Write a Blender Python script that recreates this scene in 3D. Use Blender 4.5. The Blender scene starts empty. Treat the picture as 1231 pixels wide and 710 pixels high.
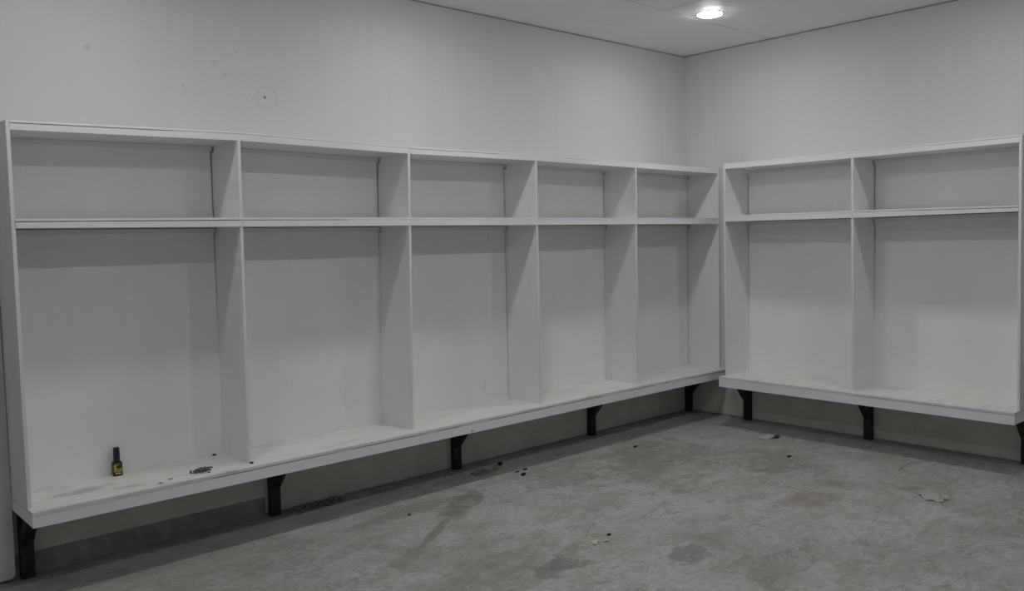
import bpy, bmesh, math, random
from mathutils import Vector, Matrix, noise
random.seed(7)
C = bpy.context.scene.collection
PI = math.pi

# ------------------------------------------------------------------ helpers
class MB:
    """collects shapes, builds one mesh object"""
    def __init__(s): s.bm = bmesh.new()
    def hull8(s, p, bev=0.0):
        # p: 8 points, bottom loop 0-3, top loop 4-7
        b = bmesh.new(); v = [b.verts.new(q) for q in p]
        for f in ((3,2,1,0),(4,5,6,7),(0,1,5,4),(1,2,6,5),(2,3,7,6),(3,0,4,7)): b.faces.new([v[i] for i in f])
        s._merge(b, bev)
    def box(s, x0, x1, y0, y1, z0, z1, bev=0.0):
        s.hull8([(x0,y0,z0),(x1,y0,z0),(x1,y1,z0),(x0,y1,z0),(x0,y0,z1),(x1,y0,z1),(x1,y1,z1),(x0,y1,z1)], bev)
    def loft(s, rings, bev=0.0, cap=True):
        """rings: list of same-length point loops"""
        b = bmesh.new(); R = [[b.verts.new(p) for p in r] for r in rings]
        n = len(R[0])
        for a, c in zip(R, R[1:]):
            for i in range(n): b.faces.new((a[i], a[(i+1)%n], c[(i+1)%n], c[i]))
        if cap:
            b.faces.new(list(reversed(R[0]))); b.faces.new(R[-1])
        s._merge(b, bev)
    def lathe(s, prof, n=32, c=(0,0,0), cap=True, sq=None):
        """prof: (r, z) list; sq: superellipse exponent for squarish section"""
        rings = []
        for r, z in prof:
            ring = []
            for i in range(n):
                a = 2*PI*i/n; ca, sa = math.cos(a), math.sin(a)
                k = 1.0 if not sq else (abs(ca)**sq + abs(sa)**sq) ** (-1.0/sq)
                ring.append((c[0]+r*k*ca, c[1]+r*k*sa, c[2]+z))
            rings.append(ring)
        s.loft(rings, 0, cap)
    def blob(s, c, r, jit=0.3, sub=1, seed=0):
        b = bmesh.new(); bmesh.ops.create_icosphere(b, subdivisions=sub, radius=1)
        for v in b.verts:
            k = 1 + jit*noise.noise(v.co*1.7 + Vector((seed*3.1, seed*1.3, 0)))
            v.co = Vector((v.co.x*r[0]*k + c[0], v.co.y*r[1]*k + c[1], max(-0.9, v.co.z)*r[2]*k + c[2]))
        s._merge(b, 0)
    def _merge(s, b, bev):
        bmesh.ops.recalc_face_normals(b, faces=b.faces)
        if bev:
            bmesh.ops.bevel(b, geom=list(b.edges), offset=bev, segments=2, affect='EDGES', profile=0.6, clamp_overlap=True)
        m = bpy.data.meshes.new('t'); b.to_mesh(m); b.free(); s.bm.from_mesh(m); bpy.data.meshes.remove(m)
    def build(s, name, mat, parent=None, smooth=False, loc=None):
        """vertices are in world coordinates; the object's origin goes to its parent's spot (or loc)"""
        o0 = Vector(parent['_o']) if parent is not None else Vector(loc or (0,0,0))
        me = bpy.data.meshes.new(name)
        bmesh.ops.translate(s.bm, verts=s.bm.verts, vec=-o0)
        s.bm.to_mesh(me); s.bm.free()
        if smooth:
            for p in me.polygons: p.use_smooth = True
        me.materials.append(mat)
        o = bpy.data.objects.new(name, me); C.objects.link(o)
        if parent is not None: o.parent = parent
        else: o.location = o0
        o['_o'] = list(o0)
        return o

def thing(name, label, cat, loc, group=None):
    o = bpy.data.objects.new(name, None); C.objects.link(o); o.location = loc
    o.empty_display_size = 0.1
    o['_o'] = list(loc); o['label'] = label; o['category'] = cat
    if group: o['group'] = group
    return o
def tag(o, label, cat, group=None, kind=None):
    o['label'] = label; o['category'] = cat
    if group: o['group'] = group
    if kind: o['kind'] = kind
    return o
def struct(o):
    o['kind'] = 'structure'; return o

# ------------------------------------------------------------------ materials
class NT:
    def __init__(s, name, rough=0.6, spec=0.4):
        s.m = bpy.data.materials.new(name); s.m.use_nodes = True
        s.t = s.m.node_tree; s.b = s.t.nodes['Principled BSDF']
        s.b.inputs['Roughness'].default_value = rough
        s.b.inputs['Specular IOR Level'].default_value = spec
        s.pos = s.n('ShaderNodeNewGeometry').outputs['Position']
    def n(s, typ, **k):
        x = s.t.nodes.new(typ)
        for a, v in k.items(): setattr(x, a, v)
        return x
    def lk(s, a, b): s.t.links.new(a, b)
    def val(s, sock, v):
        if isinstance(v, bpy.types.NodeSocket): s.lk(v, sock)
        else: sock.default_value = v
    def math(s, op, a, b=0.0, c=None, clamp=False):
        x = s.n('ShaderNodeMath', operation=op, use_clamp=clamp)
        s.val(x.inputs[0], a); s.val(x.inputs[1], b)
        if c is not None: s.val(x.inputs[2], c)
        return x.outputs[0]
    def mapping(s, scale=(1,1,1), loc=(0,0,0), rot=(0,0,0), src=None):
        x = s.n('ShaderNodeMapping'); s.lk(src or s.pos, x.inputs['Vector'])
        x.inputs['Scale'].default_value = scale; x.inputs['Location'].default_value = loc; x.inputs['Rotation'].default_value = rot
        return x.outputs[0]
    def noise(s, scale, detail=4, rough=0.55, dist=0.0, vec=None):
        x = s.n('ShaderNodeTexNoise'); s.lk(vec or s.pos, x.inputs['Vector'])
        x.inputs['Scale'].default_value = scale; x.inputs['Detail'].default_value = detail
        x.inputs['Roughness'].default_value = rough; x.inputs['Distortion'].default_value = dist
        return x.outputs['Fac']
    def ramp(s, v, a, b, lo=0.0, hi=1.0):
        x = s.n('ShaderNodeMapRange', interpolation_type='SMOOTHSTEP'); s.lk(v, x.inputs[0])
        for i, q in zip((1,2,3,4), (a,b,lo,hi)): x.inputs[i].default_value = q
        return x.outputs[0]
    def mix(s, f, a, b):
        x = s.n('ShaderNodeMix', data_type='RGBA')
        s.val(x.inputs[0], f)
        for sock, v in ((x.inputs[6], a), (x.inputs[7], b)):
            if isinstance(v, bpy.types.NodeSocket): s.lk(v, sock)
            else: sock.default_value = (*v, 1)
        return x.outputs[2]
    def sep(s, src=None):
        x = s.n('ShaderNodeSeparateXYZ'); s.lk(src or s.pos, x.inputs[0]); return x.outputs
    def bump(s, h, strength=0.2, dist=0.01):
        x = s.n('ShaderNodeBump'); s.lk(h, x.inputs['Height'])
        x.inputs['Strength'].default_value = strength; x.inputs['Distance'].default_value = dist
        s.lk(x.outputs[0], s.b.inputs['Normal'])
    def dist2(s, cx, cy, rx, ry, ang, wob=None, src=None):
        """elliptical distance (1 at the rim) in the ground plane"""
        x = s.n('ShaderNodeMapping', vector_type='TEXTURE'); s.lk(src or s.pos, x.inputs['Vector'])
        x.inputs['Location'].default_value = (cx, cy, 0); x.inputs['Rotation'].default_value = (0, 0, ang)
        x.inputs['Scale'].default_value = (rx, ry, 1e3)
        l = s.n('ShaderNodeVectorMath', operation='LENGTH'); s.lk(x.outputs[0], l.inputs[0])
        return l.outputs['Value']
    def base(s, c):
        s.val(s.b.inputs['Base Color'], c if isinstance(c, bpy.types.NodeSocket) else (*c, 1)); return s.m

def flat(name, col, rough=0.5, spec=0.4, var=0.12, sc=30):
    t = NT(name, rough, spec)
    n = t.noise(sc, 4)
    return t.base(t.mix(t.ramp(n, .3, .7), tuple(c*(1-var) for c in col), tuple(min(1, c*(1+var)) for c in col)))

WHITE = (0.815, 0.812, 0.835)
def white_paint(name, col=WHITE, streak=(1,1,1), var=0.035, grain=0.06):
    t = NT(name, 0.5, 0.35)
    a = t.noise(1.6, 5, .6); g = t.noise(9, 5, .65, 0.4, vec=t.mapping(streak))
    c = t.mix(t.ramp(a, .3, .7), tuple(x*(1-var) for x in col), tuple(x*(1+var*.5) for x in col))
    c = t.mix(t.ramp(g, .55, .8, 0, .55), c, tuple(x*(1-grain*1.6) for x in col))
    # few scuffs
    s_ = t.math('MULTIPLY', t.ramp(t.noise(34, 3, .5, 1.5, vec=t.mapping(streak)), .70, .76), t.ramp(t.noise(2.1, 2), .52, .62))
    c = t.mix(t.math('MULTIPLY', s_, .35), c, (.30, .29, .26))
    t.bump(g, .12, .004)
    return t.base(c)
M_wood = white_paint('white_painted_board', streak=(1, 1, .12))
M_shelf = white_paint('shade_toned_board', (0.75, 0.75, 0.735), streak=(.12, 1, 1))  # white darkened to put underside shade into the shelves, top boards and battens
M_rail = white_paint('white_painted_rail', (0.86, 0.855, 0.89), streak=(.12, .12, 1))
M_back = white_paint('white_back_panel', (0.868, 0.868, 0.856), streak=(1.4, 1.4, .05), grain=.05)

def bench_mat():
    t = NT('dusty_white_bench', 0.55, 0.3)
    x, y, z = t.sep()
    g = t.noise(7, 6, .65, .5, vec=t.mapping((.35, 1.4, 1)))
    c = t.mix(t.ramp(g, .3, .75), (.79, .788, .785), (.72, .715, .685))
    # dirt: much at the left bay, thinning to the right
    amt = t.ramp(x, -5.9, -3.2, 1.0, .42)
    d = t.ramp(t.noise(5.5, 8, .7, .8, vec=t.mapping((.45, 1.5, 1))), .50, .72)
    c = t.mix(t.math('MULTIPLY', t.math('MULTIPLY', d, amt), .70), c, (.40, .385, .33))
    d2 = t.dist2(-5.53, -.23, .17, .06, .15)
    w = t.math('ADD', d2, t.math('MULTIPLY', t.math('SUBTRACT', t.noise(14, 6, .7), .5), 2.4))
    c = t.mix(t.ramp(w, 1.1, .3, 0, .55), c, (.30, .29, .25))
    sp = t.ramp(t.noise(45, 3, .6), .70, .77)
    c = t.mix(t.math('MULTIPLY', sp, .4), c, (.25, .23, .19))
    t.bump(g, .15, .004)
    return t.base(c)
M_bench = bench_mat()

def wall_mat():
    t = NT('white_wall_paint', 0.65, 0.25)
    x, y, z = t.sep()
    a = t.noise(.9, 4, .6); g = t.noise(26, 5, .6)
    v = t.noise(5, 5, .6, vec=t.mapping((1.5, 1.5, .06)))
    c = t.mix(t.ramp(a, .3, .7), (.648, .647, .670), (.672, .671, .696))
    c = t.mix(t.ramp(v, .45, .75, 0, .5), c, (.622, .622, .64))
    # plaster patch ring round a plugged hole, and small knocks
    def ring(px, pz, r0, wd, f, col, c):
        dx = t.math('SUBTRACT', x, px); dz = t.math('SUBTRACT', z, pz)
        d = t.math('SQRT', t.math('ADD', t.math('MULTIPLY', dx, dx), t.math('MULTIPLY', dz, dz)))
        d = t.math('ADD', d, t.math('MULTIPLY', t.math('SUBTRACT', t.noise(30, 3), .5), .02))
        onw = t.ramp(y, -.2, -.1)
        e = t.math('ABSOLUTE', t.math('SUBTRACT', d, r0))
        return t.mix(t.math('MULTIPLY', t.ramp(e, wd, wd*.35, 0, f), onw), c, col)
    c = ring(-4.285, 2.605, .066, .010, .20, (.42, .42, .42), c)
    c = ring(-4.30, 2.605, .0, .013, .85, (.16, .16, .15), c)
    for px, pz, r, f in ((-5.314,2.777,.018,.35),(-4.807,2.625,.010,.5),(-4.79,2.60,.008,.3),(-4.38,2.585,.010,.4),(-3.758,2.672,.008,.45),
                         (-5.05,2.74,.013,.25),(-4.55,2.72,.012,.3),(-4.62,2.78,.02,.18),(-5.0,2.62,.008,.25),(-4.47,2.86,.010,.25)):
        c = ring(px, pz, 0.0, r, f, (.34, .34, .33), c)
    # bare plaster below the bench line, ragged at its foot
    under = t.ramp(t.math('ADD', z, t.math('MULTIPLY', t.math('SUBTRACT', v, .5), .02)), .400, .412)
    under = t.math('MAXIMUM', under, t.ramp(x, -5.802, -5.806))
    c = t.mix(under, t.mix(t.ramp(t.noise(4, 6, .65), .35, .65), (.52, .52, .48), (.60, .60, .56)), c)
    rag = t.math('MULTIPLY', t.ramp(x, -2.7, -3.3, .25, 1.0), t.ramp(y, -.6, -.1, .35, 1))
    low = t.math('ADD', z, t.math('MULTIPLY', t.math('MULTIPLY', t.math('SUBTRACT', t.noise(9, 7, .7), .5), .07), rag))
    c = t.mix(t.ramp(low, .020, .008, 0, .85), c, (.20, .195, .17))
    t.bump(t.math('ADD', g, t.math('MULTIPLY', v, .6)), .10, .004)
    return t.base(c)
M_wall = wall_mat()
M_ceil = white_paint('ceiling_board_paint', (0.85, 0.85, 0.87), streak=(1,1,1), var=.02, grain=.02)

def floor_mat():
    t = NT('worn_concrete', 0.62, 0.3)
    gx = t.sep()[0]
    wobA = t.math('SUBTRACT', t.noise(3.2, 9, .68, .6), .5)
    wobB = t.math('SUBTRACT', t.noise(9, 8, .7, .4), .5)
    big = t.noise(.8, 8, .62, .5, vec=t.mapping((1,1,1), (3.1,1.7,0)))
    mid = t.noise(2.7, 9, .68, .7, vec=t.mapping((1,1,1), (0.4,5.2,0)))
    fine = t.noise(26, 6, .7); grit = t.noise(95, 3, .6)
    lite, base, brown, dark = (.475, .474, .476), (.412, .41, .392), (.25, .24, .20), (.155, .152, .145)
    c = t.mix(t.ramp(mid, .42, .56), base, lite)
    pat = t.noise(1.9, 10, .72, 1.1, vec=t.mapping((1, 1.6, 1), (7.7, 2.2, 0), rot=(0, 0, .3)))
    c = t.mix(t.ramp(pat, .535, .565, 0, .45), c, (.29, .282, .255))
    c = t.mix(t.ramp(pat, .44, .40, 0, .40), c, (.46, .46, .465))
    c = t.mix(t.ramp(big, .50, .66, 0, .6), c, (.275, .266, .24))
    blot = t.ramp(t.noise(6.5, 9, .75, .8, vec=t.mapping((1,1,1), (2.2, 8.1, 0))), .36, .56, .45, 1.0)
    # (x, y, rx, ry, angle, softness, strength, colour)
    def stain(c, x, y, rx, ry, a, k, col, wob=1.6, inner=.35):
        w = t.math('ADD', t.dist2(x, y, rx, ry, a), t.math('ADD', t.math('MULTIPLY', wobA, wob*2.3), t.math('MULTIPLY', wobB, wob*2.0)))
        return t.mix(t.math('MULTIPLY', t.ramp(w, 1.12, .60, 0, k), blot), c, col)
    c = stain(c, -1.65, -.95, .85, .42, .35, .70, (.24, .228, .19))
    c = stain(c, -2.55, -.75, .35, .2, .3, .5, (.24, .228, .195))
    c = stain(c, -2.72, -1.32, .28, .14, .3, .45, brown)
    c = stain(c, -1.1, -1.5, .40, .22, .7, .55, (.25, .24, .20))
    c = stain(c, -3.44, -.74, .40, .12, .57, 1.0, (.225,.215,.182), .6)
    c = stain(c, -3.75, -.60, .50, .08, .05, .6, brown, .9)
    c = stain(c, -3.82, -1.00, .34, .035, .60, .85, (.225,.215,.185), .45)
    c = stain(c, -4.20, -1.24, .20, .07, .5, .7, brown, .8)
    c = stain(c, -3.72, -1.90, .17, .10, .2, .95, (.19,.185,.18), 1.2)
    c = stain(c, -3.52, -1.80, .17, .05, .5, .55, brown, 1.0)
    c = stain(c, -3.10, -2.27, .16, .10, .1, .85, (.205,.20,.19), 1.2)
    c = stain(c, -2.82, -2.22, .12, .09, .1, .45, brown, 1.2)
    c = stain(c, -1.80, -2.24, .26, .17, -.5, .70, (.25,.225,.165), 1.0)
    c = stain(c, -2.02, -1.98, .24, .08, -.35, .55, (.24,.235,.22), 1.0)
    c = stain(c, -1.29, -1.78, .20, .07, -.5, .65, (.20,.19,.165), 1.0)
    c = stain(c, -1.36, -2.20, .06, .06, 0, .55, (.24,.20,.19), 1.0)
    c = stain(c, -1.12, -2.62, .10, .05, -.6, .65, (.20,.195,.165), .8)
    c = stain(c, -3.14, -2.74, .13, .06, 1.0, .5, brown, 1.0)
    c = stain(c, -4.05, -1.75, .5, .2, .3, .5, (.25,.242,.215))
    c = stain(c, -4.35, -.9, .30, .06, .25, .45, brown, 1.2)
    c = stain(c, -4.75, -.85, .22, .08, .15, .45, (.22,.215,.2), 1.2)
    c = stain(c, -2.45, -2.85, .5, .12, -.4, .3, brown, 1.4)
    c = stain(c, -2.1, -3.3, .3, .08, -.5, .3, brown, 1.4)
    # pale chalky scuffs
    for x, y, rx, ry, a, k in ((-2.40,-1.15,.16,.05,.5,.55),(-2.30,-1.34,.22,.04,.2,.45),(-2.70,-1.17,.16,.07,.2,.45),(-1.05,-1.05,.16,.07,.5,.4),
                            (-1.35,-1.95,.28,.15,.2,.55),(-3.9,-.9,.2,.09,.2,.35),(-1.75,-1.25,.3,.06,.2,.35),(-2.9,-1.75,.5,.2,.1,.35),(-2.5,-2.4,.5,.25,.1,.35)):
        c = stain(c, x, y, rx, ry, a, k, (.46, .462, .47), 1.6)
    # thin ring left by a bucket
    d = t.math('ADD', t.dist2(-4.17, -.93, .155, .155, 0), t.math('MULTIPLY', wobB, .25))
    e = t.math('ABSOLUTE', t.math('SUBTRACT', d, 1.0))
    c = t.mix(t.math('MULTIPLY', t.ramp(e, .10, .02, 0, .5), t.math('MULTIPLY', t.ramp(gx, -4.10, -4.26), t.ramp(wobB, -.12, .05))), c, brown)
    # fine dark squiggles where the skin of the screed has worn
    vn = t.math('ABSOLUTE', t.math('SUBTRACT', t.noise(2.6, 8, .66, 1.3, vec=t.mapping((.7, 1.5, 1), (9,3,0), rot=(0,0,.25))), .5))
    vm = t.ramp(t.noise(1.7, 5, .6, vec=t.mapping((1,1,1), (5,9,0))), .50, .60)
    c = t.mix(t.math('MULTIPLY', t.math('MULTIPLY', t.ramp(vn, .022, .004), vm), .65), c, (.20, .19, .16))
    v2 = t.math('ABSOLUTE', t.math('SUBTRACT', t.noise(4.6, 8, .7, 1.0, vec=t.mapping((.6, 1.4, 1), (1,13,0), rot=(0,0,-.5))), .5))
    c = t.mix(t.math('MULTIPLY', t.math('MULTIPLY', t.ramp(v2, .018, .004), t.ramp(big, .42, .52)), .5), c, (.22, .21, .18))
    # scratches / trowel marks
    sc = t.ramp(t.noise(7, 6, .72, 1.6, vec=t.mapping((.5, 2.2, 1), rot=(0,0,.35))), .60, .68)
    c = t.mix(t.math('MULTIPLY', t.math('MULTIPLY', sc, .85), t.ramp(mid, .45, .6)), c, (.215, .205, .18))
    sl = t.ramp(t.noise(10, 6, .7, 1.2, vec=t.mapping((.6, 2.4, 1), (4,2,0), rot=(0,0,-.4))), .62, .70)
    c = t.mix(t.math('MULTIPLY', sl, .5), c, (.50, .50, .50))
    c = t.mix(t.ramp(fine, .42, .66, 0, .42), c, (.25, .245, .225))
    c = t.mix(t.math('MULTIPLY', t.ramp(grit, .68, .78), .5), c, (.14, .13, .11))
    t.bump(t.math('ADD', t.math('MULTIPLY', mid, 1.2), t.math('ADD', t.math('MULTIPLY', fine, .5), t.math('MULTIPLY', grit, .2))), .25, .012)
    return t.base(c)
M_floor = floor_mat()
M_conc = flat('bare_concrete_base', (.28, .28, .255), .8, .2, .22, 9)
M_steel = flat('dark_steel', (.020, .019, .017), .55, .4, .3, 14)
M_ring = flat('downlight_ring', (.78, .78, .78), .4, .4, .02)
M_blackcap = flat('bottle_cap_black', (.008, .009, .014), .35, .5, .1, 60)
M_blackbot = flat('bottle_body_black', (.010, .010, .010), .25, .5, .1, 60)
M_crumb = flat('crumb_dark', (.018, .017, .014), .8, .2, .4, 60)
M_dirt = flat('dirt_olive', (.135, .13, .10), .9, .1, .5, 70)
M_dark = flat('dark_grey_lump', (.07, .066, .055), .9, .1, .3, 50)
M_plaster = flat('plaster_bit', (.44, .435, .41), .85, .2, .15, 40)
M_yellow = flat('pale_yellow_bit', (.60, .58, .44), .8, .2, .12, 60)
M_brownbit = flat('brown_bit', (.20, .085, .04), .8, .2, .3, 60)
M_grey = flat('grey_dust_bit', (.22, .21, .185), .9, .1, .25, 40)
M_label = flat('label_yellow_green', (.40, .42, .045), .5, .4, .15, 90)
M_ldark = flat('label_dark_print', (.03, .028, .010), .5, .4, .1, 90)
M_lwhite = flat('label_white_print', (.62, .62, .58), .5, .4, .05, 90)

def emis(name, col, s):
    m = bpy.data.materials.new(name); m.use_nodes = True; t = m.node_tree
    t.nodes.remove(t.nodes['Principled BSDF'])
    e = t.nodes.new('ShaderNodeEmission'); e.inputs[0].default_value = (*col, 1); e.inputs[1].default_value = s
    t.links.new(e.outputs[0], t.nodes['Material Output'].inputs[0]); return m
LAMP = 62.0
M_lens = emis('downlight_lens', (1.0, .994, .972), LAMP)

# ------------------------------------------------------------------ room shell
H = 3.39
XL, YB = -7.40, -5.75          # far sides of the room, behind the camera
WX = 0.03                      # right wall plane
m = MB(); m.box(XL-.1, WX+.15, YB-.1, .15, -.12, 0); struct(m.build('floor', M_floor))
SG = .0085                      # height of the shadow gap under the ceiling
m = MB(); m.loft([[(x, y, z) for y, z in ((0,-.12),(0,H-SG),(.03,H-SG),(.03,H+.1),(.14,H+.1),(.14,-.12))] for x in (XL-.1, WX+.15)])
struct(m.build('wall_left', M_wall))
# right wall leans a touch above the shelving
m = MB()
m.loft([[(x, y, z) for x, z in ((WX,-.12),(WX,2.33),(0,H-SG),(.03,H-SG),(.03,H+.1),(WX+.14,H+.1),(WX+.14,-.12))] for y in (YB-.1, 0)])
struct(m.build('wall_right', M_wall))
m = MB(); m.box(XL-.14, XL, YB-.1, 0, -.12, H+.1); struct(m.build('wall_entrance', M_wall))
m = MB(); m.box(XL, WX, YB-.14, YB, -.12, H+.1); struct(m.build('wall_behind', M_wall))
# ceiling of large boards with open joints, hung a finger's breadth off the walls
m = MB()
xs = [.028, -1.5, -3.9, -6.3, XL+.01]
ys = [.028, -.92, -3.36, YB+.01]
g = .004
for i in range(len(xs)-1):
    for j in range(len(ys)-1):
        dz = random.uniform(-.0012, .0012)
        m.box(xs[i+1]+g, xs[i]-g, ys[j+1]+g, ys[j]-g, H+dz, H+.012+dz)
m.box(XL, WX, YB, 0, H+.016, H+.06)
struct(m.build('ceiling', M_ceil))
# proud plastered wall end left of the shelving, rounded at its foot
m = MB()
pts = [(XL, .012)]
for k in range(9):
    a = -PI/2 + (PI/2)*k/8
    pts.append((-5.811-.035+.035*math.cos(a), .012+.035+.035*math.sin(a)))
pts += [(-5.8095, .4), (-5.8085, 2.2), (-5.8085, H-.012), (XL, H-.012)]
m.loft([[(x, y, z) for x, z in pts] for y in (-.046, 0)])
struct(m.build('trim_1', M_wall))
# bare concrete foot of the wall under the left end of the bench
m = MB(); m.box(-5.812, -4.41, -.006, 0, 0, .119); struct(m.build('baseboard_left', M_conc))

# ------------------------------------------------------------------ mapping of the two walls
def ML(s, d, z): return (s, -d, z)               # left unit: s = x, d = distance from the wall
def MR(s, d, z): return (-d, s, z)               # right unit: s = y
def lerp(tab, s):
    tab = sorted(tab)
    if s <= tab[0][0]: return tab[0][1]
    for (a, u), (b, v) in zip(tab, tab[1:]):
        if s <= b: return u + (v-u)*(s-a)/(b-a)
    return tab[-1][1]
def strip(mb, Mf, s0, s1, d0, d1, z0, z1, n=1, bev=.0012):
    """board from s0 to s1; d/z may be functions of s"""
    f = lambda q, s: q(s) if callable(q) else q
    rings = []
    for i in range(n+1):
        s = s0 + (s1-s0)*i/n
        rings.append([Mf(s, f(d0,s), f(z0,s)), Mf(s, f(d1,s), f(z0,s)), Mf(s, f(d1,s), f(z1,s)), Mf(s, f(d0,s), f(z1,s))])
    mb.loft(rings, bev if n == 1 else 0)
def upright(mb, Mf, st, sb, zb, zt, D, dback, th, ztb, zsb, notch=True, bev=.0012):
    """board standing at s (st at z=2.27, sb at z=.45), notched at the back for the two battens"""
    sx = lambda z: sb + (st-sb)*(z-.45)/(2.27-.45)
    n_d, n_h = .047, .034
    pts = [(dback, zb), (D, zb), (D, zt)]
    if notch:
        pts += [(dback+n_d, zt) if zt <= ztb+.003 else (dback+n_d, zt), (dback+n_d, ztb-n_h), (dback, ztb-n_h),
                (dback, zsb), (dback+n_d, zsb), (dback+n_d, zsb-n_h), (dback, zsb-n_h)]
    else: pts += [(dback, zt)]
    rings = []
    for e in (-th/2, th/2): rings.append([Mf(sx(z)+e, d, z) for d, z in pts])
    b = bmesh.new(); R = [[b.verts.new(p) for p in r] for r in rings]; k = len(pts)
    for i in range(k): b.faces.new((R[0][i], R[0][(i+1)%k], R[1][(i+1)%k], R[1][i]))
    b.faces.new(list(reversed(R[0]))); b.faces.new(R[1])
    mb._merge(b, 0)

def locker(Mf, root, ups, D, TB, TT, ST, SB, BT, joints, dback, th, grooves_t, grooves_s):
    """ups: (s_top, s_bottom) per upright. joints: indices of uprights that run up through the top board."""
    n = len(ups)
    sx = lambda i, z: ups[i][1] + (ups[i][0]-ups[i][1])*(z-.45)/(2.27-.45)
    for i, (st, sb) in enumerate(ups):
        m = MB(); s = st
        endp = i in (0, n-1)
        zt = lerp(TT, s) if (endp or i in joints) else lerp(TB, s)+.0005
        if i in joints and not endp: zt += .003
        upright(m, Mf, st, sb, lerp(BT, s), zt, D, dback, th, lerp(TB, s), lerp(SB, s), notch=True)
        m.build('end_panel' if endp else 'divider', M_wood, root)
    tb = lambda s: lerp(TB, s); tt = lambda s: lerp(TT, s); stz = lambda s: lerp(ST, s); sbz = lambda s: lerp(SB, s)
    # top boards: runs between the uprights that reach the top
    cut = [0] + [j for j in joints if 0 < j < n-1] + [n-1]
    sgn = 1 if ups[-1][0] > ups[0][0] else -1
    for a, b in zip(cut, cut[1:]):
        s0 = sx(a, 2.29) + sgn*(th/2+.0006); s1 = sx(b, 2.29) - sgn*(th/2+.0006)
        m = MB(); strip(m, Mf, s0, s1, .0, D-.017, tb, lambda s: tt(s)-.002, 24)
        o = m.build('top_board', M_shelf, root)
        m = MB()
        N = max(2, int(abs(s1-s0)/.19))
        for k in range(N):
            u0, u1 = s0+(s1-s0)*k/N, s0+(s1-s0)*(k+1)/N
            gp = grooves_t((u0+u1)/2)
            strip(m, Mf, u0, u1, D-.016, D+.001, tb, lambda s: tt(s)-.011-gp, 4)
            strip(m, Mf, u0, u1, D-.016, D+.002, lambda s: tt(s)-.011, lambda s: tt(s), 4)
        m.build('edge_strip', M_rail, o)
    for i in range(n-1):
        # mid shelf
        s0 = sx(i, 1.83)+sgn*(th/2+.0006); s1 = sx(i+1, 1.83)-sgn*(th/2+.0006)
        m = MB(); strip(m, Mf, s0, s1, .0, D-.017, lambda s: sbz(s)+.003, lambda s: stz(s)-.001, 6)
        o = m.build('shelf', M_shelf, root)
        m = MB()
        e0 = s0 if i == 0 else s0-sgn*(th/2-.0004); e1 = s1 if i == n-2 else s1+sgn*(th/2-.0004)
        N = max(2, int(abs(e1-e0)/.2))
        for k in range(N):
            u0, u1 = e0+(e1-e0)*k/N, e0+(e1-e0)*(k+1)/N
            gp = grooves_s((u0+u1)/2, i)
            strip(m, Mf, u0, u1, D-.016, D+.004, sbz, lambda s: stz(s)-.012-gp, 2)
            strip(m, Mf, u0, u1, D-.016, D+.0045, lambda s: stz(s)-.012, stz, 2)
        m.build('edge_strip', M_rail, o)
        # back panels, one per opening, and the battens under the boards
        for z0, z1, w in ((lambda s: lerp(BT, s)+.0004, lambda s: sbz(s)-.002, 0), (lambda s: stz(s)+.002, lambda s: tb(s)-.002, 1)):
            m = MB(); gs = .006
            strip(m, Mf, s0+sgn*gs, s1-sgn*gs, .012, .018, z0, z1, 8)
            m.build('back_panel', M_back, root)
        for zz in (tb, sbz):
            m = MB(); strip(m, Mf, s0-sgn*.001, s1+sgn*.001, 0.0182, .036, lambda s: zz(s)-.029, lambda s: zz(s)-.0015, 6)
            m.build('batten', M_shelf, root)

rnd = random.Random(3)
# ------------------------------------------------------------------ left shelving
D = .368
upsL = [(-5.795,-5.798),(-4.652,-4.669),(-3.488,-3.520),(-2.335,-2.338),(-1.180,-1.195),(.0145,.0175)]
SX = [u[0] for u in upsL]
TBL = list(zip(SX, (2.268,2.285,2.270,2.277,2.270,2.264)))
TTL = list(zip(SX, (2.313,2.334,2.316,2.322,2.315,2.309)))
STL = list(zip(SX, (1.849,1.855,1.856,1.854,1.854,1.854)))
SBL = list(zip(SX, (1.804,1.804,1.804,1.801,1.802,1.799)))
BTL = list(zip(SX, (.447,.453,.453,.456,.458,.450)))
left = thing('open_locker_shelving', 'long white open locker shelving with five tall bays along the left wall', 'locker shelving', (-2.89, -.18, .45), 'white open locker shelving')
def gt(s):
    if s < -5.0: return .0045
    if s < -3.5: return .0008 if s > -4.4 else .0018
    if s < -2.75: return .003
    return .0004
def gs(s, i):
    return (.005, .004, .0006, .001, .0008)[i] * (1 if (i != 1 or s < -3.95) else .25)
locker(ML, left, upsL, D, TBL, TTL, STL, SBL, BTL, (2, 4), .0, .017, gt, gs)

# ------------------------------------------------------------------ right shelving
DR = .36
upsR = [(-.677,-.686),(-1.830,-1.841),(-2.998,-3.012)]
SY = [u[0] for u in upsR]
R_ = lambda v: list(zip(SY, v))
TBR = R_((2.267,2.266,2.274)); TTR = R_((2.313,2.314,2.323)); STR = R_((1.864,1.863,1.853)); SBR = R_((1.811,1.806,1.812)); BTR = R_((.458,.455,.452))
right = thing('open_locker_shelving', 'shorter white open locker shelving with two bays on the right wall', 'locker shelving', (-.18, -1.84, .45), 'white open locker shelving')
MRw = lambda s, d, z: (WX-.012-d*(DR+WX-.012)/DR, s, z)
def gsr(s, i): return .0012 if i == 0 else .0045 if s < -2.4 else .003
locker(MRw, right, upsR, DR, TBR, TTR, STR, SBR, BTR, (), .0, .017, lambda s: .0025 if s < -2.5 else .0006, gsr)

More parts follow.
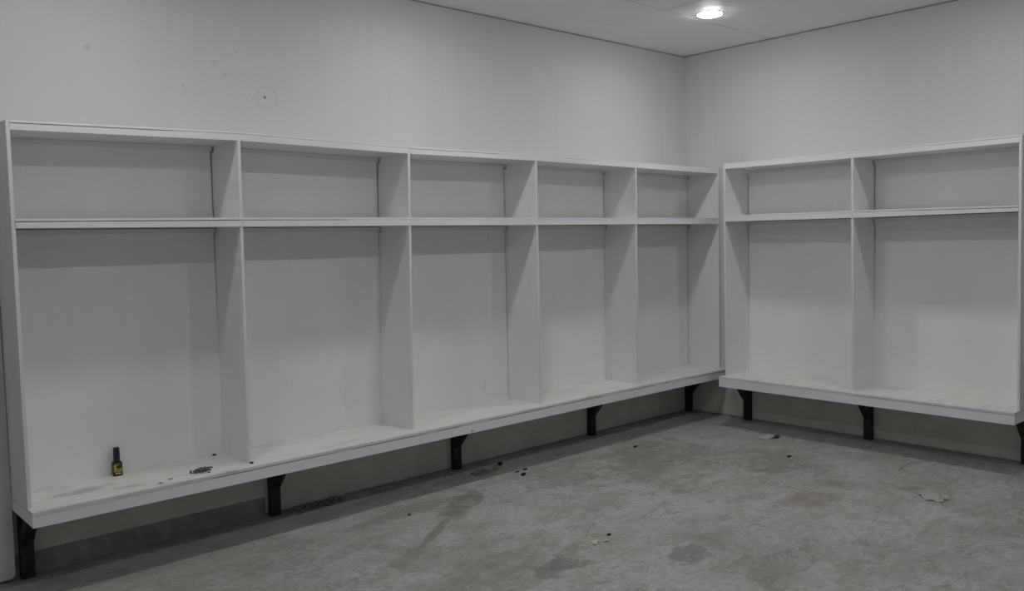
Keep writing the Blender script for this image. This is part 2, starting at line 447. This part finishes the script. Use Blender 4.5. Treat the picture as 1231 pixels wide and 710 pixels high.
# ------------------------------------------------------------------ benches
def bench(Mf, root, s0, s1, D, BT, zb, sgn, joint, wear):
    bt = lambda s: lerp(BT, s)
    th = .016
    runs = [(s0, joint), (joint, s1)] if joint is not None else [(s0, s1)]
    for a, b in runs:
        a2 = a + (sgn*.0012 if a == joint else 0); b2 = b - (sgn*.0012 if b == joint else 0)
        m = MB(); strip(m, Mf, a2, b2, .001, D+.002, lambda s: bt(s)-th, bt, 24)
        m.build('seat_board', M_bench, root)
    # front rail in short lengths so that the worn joint under the board opens and closes
    m = MB(); N = int(abs(s1-s0)/.11)
    for k in range(N):
        u0, u1 = s0+(s1-s0)*k/N, s0+(s1-s0)*(k+1)/N
        gp = wear((u0+u1)/2)
        strip(m, Mf, u0, u1, D-.02, D, zb, lambda s: bt(s)-th-gp, 2)
    m.build('front_rail', M_rail, root)
    for e, sg in ((s0, sgn), (s1, -sgn)):
        m = MB(); strip(m, Mf, e, e+sg*.018, .002, D-.021, zb+.001, lambda s: bt(s)-th-.0005)
        m.build('end_rail', M_rail, root)
    m = MB(); strip(m, Mf, s0+sgn*.02, s1-sgn*.02, .002, .03, zb+.001, lambda s: bt(s)-th-.0005)
    m.build('wall_rail', M_wood, root)

def wearL(s):
    r = rnd.random()
    if s < -5.45: return .0003
    if s < -4.9: return .0012
    if s < -4.2: return .0045
    return (.0055 if r > .4 else .0012)
bl = thing('wall_bench', 'long white painted bench under the five bays on the left wall', 'bench', (-2.89, -.23, .37), 'white wall benches')
bench(ML, bl, -5.808, .0285, .455, BTL, .3716, 1, -2.97, wearL)
br = thing('wall_bench', 'shorter white painted bench under the two bays on the right wall', 'bench', (-.22, -1.84, .37), 'white wall benches')
def wearR(s): return .0004 if s > -1.95 else .0035
MRb = lambda s, d, z: (WX-.0015-d*(.444+WX-.0015)/.444, s, z)
bench(MRb, br, -.668, -3.016, .444, BTR, .367, -1, None, wearR)
m = MB(); m.loft([[(-3.085+.006*math.cos(2*PI*k/12), y_, .386+.006*math.sin(2*PI*k/12)) for k in range(12)] for y_ in (-.4546, -.4562)])
m.build('nail_head', flat('rusty_nail_head', (.10,.085,.07), .7, .3, .2, 60), bl)
# ------------------------------------------------------------------ brackets
def bracket(Mf, s, w, dwall, zt, label):
    root = thing('bench_bracket', label, 'bracket', Mf(s, .03, 0), 'dark steel bench brackets')
    a, b = s-w/2, s+w/2
    m = MB(); strip(m, Mf, a, b, dwall+.0005, dwall+.05, .0, zt-.0005); o = m.build('post', M_steel, root)
    m = MB(); strip(m, Mf, a, b, dwall+.031, .42, zt+.0002, zt+.036); m.build('arm', M_steel, root)
    # diagonal brace from the post up to the arm
    m = MB()
    lo, hi = (dwall+.051, .165), (.285, zt-.0003)
    tk = .05
    pts = [(lo[0], lo[1]+.005), (dwall+.222, hi[1]), (dwall+.150, hi[1]), (lo[0], lo[1]+.095)]
    m.loft([[Mf(q, d, z) for d, z in pts] for q in (a+.004, b-.004)], .001)
    m.build('brace', M_steel, root)
    return root
W = .063
for x, lab in ((-5.752, 'dark steel bracket at the left end of the long bench, beside the plastered wall end'),
               (-4.360, 'dark steel bracket under the long bench, second from its left end'),
               (-2.892, 'dark steel bracket under the middle of the long bench'),
               (-1.402, 'dark steel bracket under the long bench, second from the room corner'),
               (-.006, 'dark steel bracket of the long bench standing in the room corner')):
    bracket(ML, x, W, .0062 if x < -4.3 else .0, .3716, lab)
MRk = lambda s, d, z: (WX-d, s, z)
for y, lab in ((-.672, 'dark steel bracket under the right bench nearest the room corner'),
               (-1.800, 'dark steel bracket under the middle of the right bench'),
               (-2.960, 'dark steel bracket under the right bench at the right edge of the photo')):
    bracket(MRk, y, W, .0, .367, lab)

# ------------------------------------------------------------------ downlights
def downlight(x, y, label):
    root = thing('recessed_downlight', label, 'ceiling light', (x, y, H), 'recessed ceiling downlights')
    m = MB(); m.lathe([(.092,-.0035),(.092,-.008),(.098,-.010),(.106,-.008),(.110,-.0018)], 48, (x, y, H), cap=False)
    m.build('trim_ring', M_ring, root, smooth=True)
    m = MB(); m.lathe([(.0912,-.0022),(.0912,-.0085),(.089,-.0125),(.080,-.0165),(.060,-.0195),(.030,-.021)], 48, (x, y, H)); m.build('lens', M_lens, root, smooth=True)
LX, LY = (-1.147, -3.30, -5.45), (-1.083, -3.12)
for i, x in enumerate(LX):
    for j, y in enumerate(LY):
        downlight(x, y, 'round glowing white downlight in the ceiling near the room corner' if (i, j) == (0, 0)
                  else 'round white downlight in the ceiling outside the view of the photo')

# ------------------------------------------------------------------ bottle on the bench
bx, by, bz = -5.291, -.050, .4500
bt_ = thing('bottle', 'small black bottle with tall black cap and yellow-green label on the bench', 'bottle', (bx, by, bz))
yaw = math.atan2(-4.975-by, -6.798-bx)+PI/2        # label side faces the open room
def turn(o): o.rotation_euler = (0, 0, 0)
hw = .0255
m = MB(); m.lathe([(hw*.90,0),(hw*.98,.002),(hw,.006),(hw,.066),(hw*.97,.071),(hw*.80,.0755),(.0145,.0775),(.0125,.080)], 48, (bx,by,bz), sq=5.0)
body = m.build('glass_body', M_blackbot, bt_, smooth=True)
prof = [(.0135,.0795),(.0165,.0800),(.0168,.090)]
z = .090
for k in range(3):                                   # grip rings
    prof += [(.0168,z),(.0160,z+.0012),(.0168,z+.0024)]; z += .004
prof += [(.0166,.120),(.0163,.1505),(.0155,.1535),(.0135,.1545)]
m = MB(); m.lathe(prof, 40, (bx,by,bz)); cap = m.build('cap', M_blackcap, bt_, smooth=True)
fy = by-hw-.0004
def lab_box(mb, u0, u1, v0, v1, lift): mb.box(bx+u0, bx+u1, fy-lift, fy-lift+.0004, bz+v0, bz+v1)
m = MB()
lab_box(m, -.0205, .0205, .0235, .064, .0001); lab = m.build('label', M_label, bt_)
# dark emblem over a plain band, and a line of small illegible lettering
m = MB()
ring = [(bx+.0035+.0125*math.cos(a)*(1+.12*math.sin(3*a)), fy-.0003, bz+.0505+.0105*math.sin(a)*(1+.1*math.cos(4*a))) for a in [2*PI*k/28 for k in range(28)]]
m.loft([ring, [(p[0], p[1]-.0004, p[2]) for p in ring]])
lab_box(m, .012, .0205, .044, .064, .0005); lab_box(m, -.0205, .0205, .0382, .0395, .0005)
for k in range(9):
    if k % 4 != 3: lab_box(m, -.016+.0036*k, -.0136+.0036*k, .0305, .0345, .0005)
m.build('emblem', M_ldark, lab)
m = MB()
for k in range(7):
    h = (.0085, .007, .0085, .0075, .0085, .007, .0085)[k]
    lab_box(m, -.0135+.0042*k, -.0102+.0042*k, .0105, .0105+h, .0003)
m.build('lettering', M_lwhite, bt_)
# turn the whole bottle so that its face looks toward the camera side
bt_.rotation_euler = (0, 0, -.12)

# ------------------------------------------------------------------ dirt and crumbs on the bench
def zb_at(x): return lerp(BTL, x)
r2 = random.Random(11)
m = MB()
for k in range(150):
    a = r2.uniform(0, 2*PI); q = abs(r2.gauss(0, .5))
    x = -4.935+.052*q*math.cos(a) + (.02 if r2.random() < .3 else 0); y = -.325+.040*q*math.sin(a)
    sz = r2.uniform(.0035, .0085)
    hgt = max(0, .020*(1-q*1.1))
    m.blob((x, y, zb_at(x)+.8*sz*.6+r2.uniform(0, hgt)), (sz*1.3, sz, sz*.6), .6, 1, k)
tag(m.build('dirt_heap', M_dirt, loc=(-4.935,-.325,zb_at(-4.935))), 'small heap of olive brown dirt on the bench near the first divider', 'dirt', kind='stuff')
def bit(name, mat, x, y, z, r, label, cat, seed, group=None, jit=.6, sub=2):
    m = MB(); m.blob((x, y, z+r[2]*.88), r, jit, sub, seed)
    return tag(m.build(name, mat, loc=(x, y, z)), label, cat, group)
bit('crumb', M_crumb, -4.738, -.042, zb_at(-4.738), (.012,.010,.006), 'single black crumb on the bench close to the back panel by the first divider', 'crumb', 21, 'crumbs on the bench')
bit('crumb', M_grey, -5.187, -.405, zb_at(-5.187), (.012,.006,.003), 'small grey crumb at the bench edge between bottle and dirt heap', 'crumb', 22, 'crumbs on the bench')
bit('crumb', M_grey, -5.120, -.365, zb_at(-5.12), (.013,.005,.003), 'thin grey crumb lying just behind the one at the bench edge', 'crumb', 23, 'crumbs on the bench')
bit('crumb', M_crumb, -4.664, -.383, zb_at(-4.664), (.011,.008,.005), 'dark crumb at the front foot of the first divider', 'crumb', 24, 'crumbs on the bench')

# ------------------------------------------------------------------ litter on the floor
def flake(name, mat, pts, z, label, cat, seed, th=.003, amp=.018, group=None):
    """crumpled thin scrap: a gridded outline with folds and a real thickness"""
    cx = sum(p[0] for p in pts)/len(pts); cy = sum(p[1] for p in pts)/len(pts)
    m = MB(); n = len(pts); rings_t, rings_b = [], []
    K = 6
    def hgt(x, y): return z+.001+amp*abs(noise.noise(Vector((x*17+seed, y*17, seed*.7))))*1.6
    b = bmesh.new(); T = []; B = []
    for k in range(1, K+1):
        f = k/K
        T.append([b.verts.new((cx+(p[0]-cx)*f, cy+(p[1]-cy)*f, hgt(cx+(p[0]-cx)*f, cy+(p[1]-cy)*f)*(1 if k < K else .55)+th)) for p in pts])
        B.append([b.verts.new((v.co.x, v.co.y, max(z, v.co.z-th))) for v in T[-1]])
    ct = b.verts.new((cx, cy, hgt(cx, cy)+th)); cb = b.verts.new((cx, cy, max(z, hgt(cx, cy))))
    for i in range(n):
        j = (i+1) % n
        b.faces.new((ct, T[0][i], T[0][j])); b.faces.new((cb, B[0][j], B[0][i]))
        for k in range(K-1):
            b.faces.new((T[k][i], T[k+1][i], T[k+1][j], T[k][j])); b.faces.new((B[k][j], B[k+1][j], B[k+1][i], B[k][i]))
        b.faces.new((T[-1][i], B[-1][i], B[-1][j], T[-1][j]))
    m._merge(b, 0)
    return tag(m.build(name, mat, loc=(cx, cy, z)), label, cat, group)
def outline(cx, cy, rx, ry, ang, seed, n=18):
    q = random.Random(seed); o = []
    for k in range(n):
        a = 2*PI*k/n; r = q.uniform(.72, 1.15); x, y = rx*r*math.cos(a), ry*r*math.sin(a)
        o.append((cx+x*math.cos(ang)-y*math.sin(ang), cy+x*math.sin(ang)+y*math.cos(ang)))
    return o
flake('plaster_flake', M_plaster, outline(-1.225,-2.80,.105,.095,.6,31), 0, 'pale crumpled plaster flake alone on the floor before the right bench', 'debris', 3, amp=.034)
flake('plaster_flake', M_yellow, outline(-3.325,-1.805,.036,.022,.6,32), 0, 'small pale yellow flake in the middle of the floor', 'debris', 5, amp=.010)
flake('plaster_flake', M_plaster, outline(-3.262,-1.835,.026,.012,-.2,33), 0, 'tiny white flake beside the pale yellow flake on the floor', 'debris', 8, amp=.006)
flake('plaster_flake', M_grey, outline(-2.845,-.245,.10,.050,.1,34), 0, 'grey plaster flake in shade by the middle bracket of the long bench', 'debris', 9, amp=.03)
flake('plaster_flake', M_grey, outline(-2.715,-.262,.050,.018,.35,35), 0, 'narrow grey flake right of the plaster flake by the middle bracket', 'debris', 12, amp=.03)
m = MB()
for k in range(46):
    x = r2.gauss(-4.06, .085); y = -.070+r2.gauss(0, .026); sz = r2.uniform(.010, .024)
    y = min(y, -.03)
    m.blob((x, y, sz*.5), (sz*1.3, sz, sz*.6), .7, 1, k+300)
tag(m.build('rubble_heap', M_grey, loc=(-4.06,-.07,0)), 'low heap of grey plaster crumbs on the floor against the wall under the bench', 'rubble', kind='stuff')
flake('wood_splinter', M_plaster, outline(-.50,-1.185,.10,.04,-.25,36), 0, 'pale curled scrap on the floor at the shade edge of the right bench', 'debris', 14, amp=.03)
bit('pebble', M_dark, -.455, -1.235, 0, (.030,.020,.014), 'dark lump beside the pale curled scrap near the right bench', 'pebble', 42, 'dark pebbles on the floor')
bit('pebble', M_crumb, -2.602, -.186, 0, (.022,.018,.014), 'black pebble in the shade under the long bench', 'pebble', 43, 'dark pebbles on the floor')
bit('pebble', M_crumb, -2.668, -.515, 0, (.021,.015,.010), 'black pebble on the lit floor just outside the bench shadow', 'pebble', 44, 'dark pebbles on the floor')
bit('pebble', M_crumb, -2.558, -.414, 0, (.022,.009,.006), 'thin dark pebble on the shadow edge of the long bench', 'pebble', 45, 'dark pebbles on the floor')
bit('pebble', M_crumb, -2.640, -.418, 0, (.024,.008,.004), 'flat dark pebble left of the thin one on the shadow edge', 'pebble', 46, 'dark pebbles on the floor')
bit('pebble', M_crumb, -1.477, -.571, 0, (.028,.011,.006), 'flat dark pebble on the floor before the bracket near the corner', 'pebble', 47, 'dark pebbles on the floor')
bit('pebble', M_crumb, -3.183, -1.779, 0, (.015,.010,.005), 'small dark pebble behind the pale yellow flake', 'pebble', 48, 'dark pebbles on the floor')
bit('pebble', M_crumb, -.93, -1.62, 0, (.026,.012,.005), 'flat dark pebble on the floor in front of the right bench', 'pebble', 49, 'dark pebbles on the floor')
bit('pebble', M_brownbit, -3.772, -.655, 0, (.012,.010,.007), 'tiny rust brown pebble on the floor stain before the long bench', 'pebble', 50, 'dark pebbles on the floor')

# ------------------------------------------------------------------ camera
yaw, pitch, roll, f = .8327, -.0657, -.0221, 1029.8
F = Vector((math.cos(pitch)*math.cos(yaw), math.cos(pitch)*math.sin(yaw), math.sin(pitch)))
R = Vector((math.sin(yaw), -math.cos(yaw), 0)); U = R.cross(F)
R2 = math.cos(roll)*R + math.sin(roll)*U; U2 = -math.sin(roll)*R + math.cos(roll)*U
cam = bpy.data.cameras.new('camera'); co = bpy.data.objects.new('camera', cam); C.objects.link(co)
mat = Matrix((R2, U2, -F)).transposed().to_4x4(); mat.translation = (-6.7978, -4.9751, 1.7002); co.matrix_world = mat
cam.sensor_fit = 'HORIZONTAL'; cam.sensor_width = 36; cam.lens = f/1231*36; cam.clip_start = .02
S = bpy.context.scene; S.camera = co
for o in list(bpy.data.objects):
    if '_o' in o: del o['_o']

# ------------------------------------------------------------------ world and view
w = bpy.data.worlds.new('World'); S.world = w; w.use_nodes = True
w.node_tree.nodes['Background'].inputs[0].default_value = (0, 0, 0, 1)
S.view_settings.view_transform = 'Standard'; S.view_settings.look = 'None'
S.view_settings.gamma = 1; S.view_settings.use_curve_mapping = False; S.view_settings.exposure = 0.86
S.cycles.max_bounces = 14; S.cycles.diffuse_bounces = 10; S.cycles.use_denoising = True
S.cycles.sample_clamp_indirect = 8
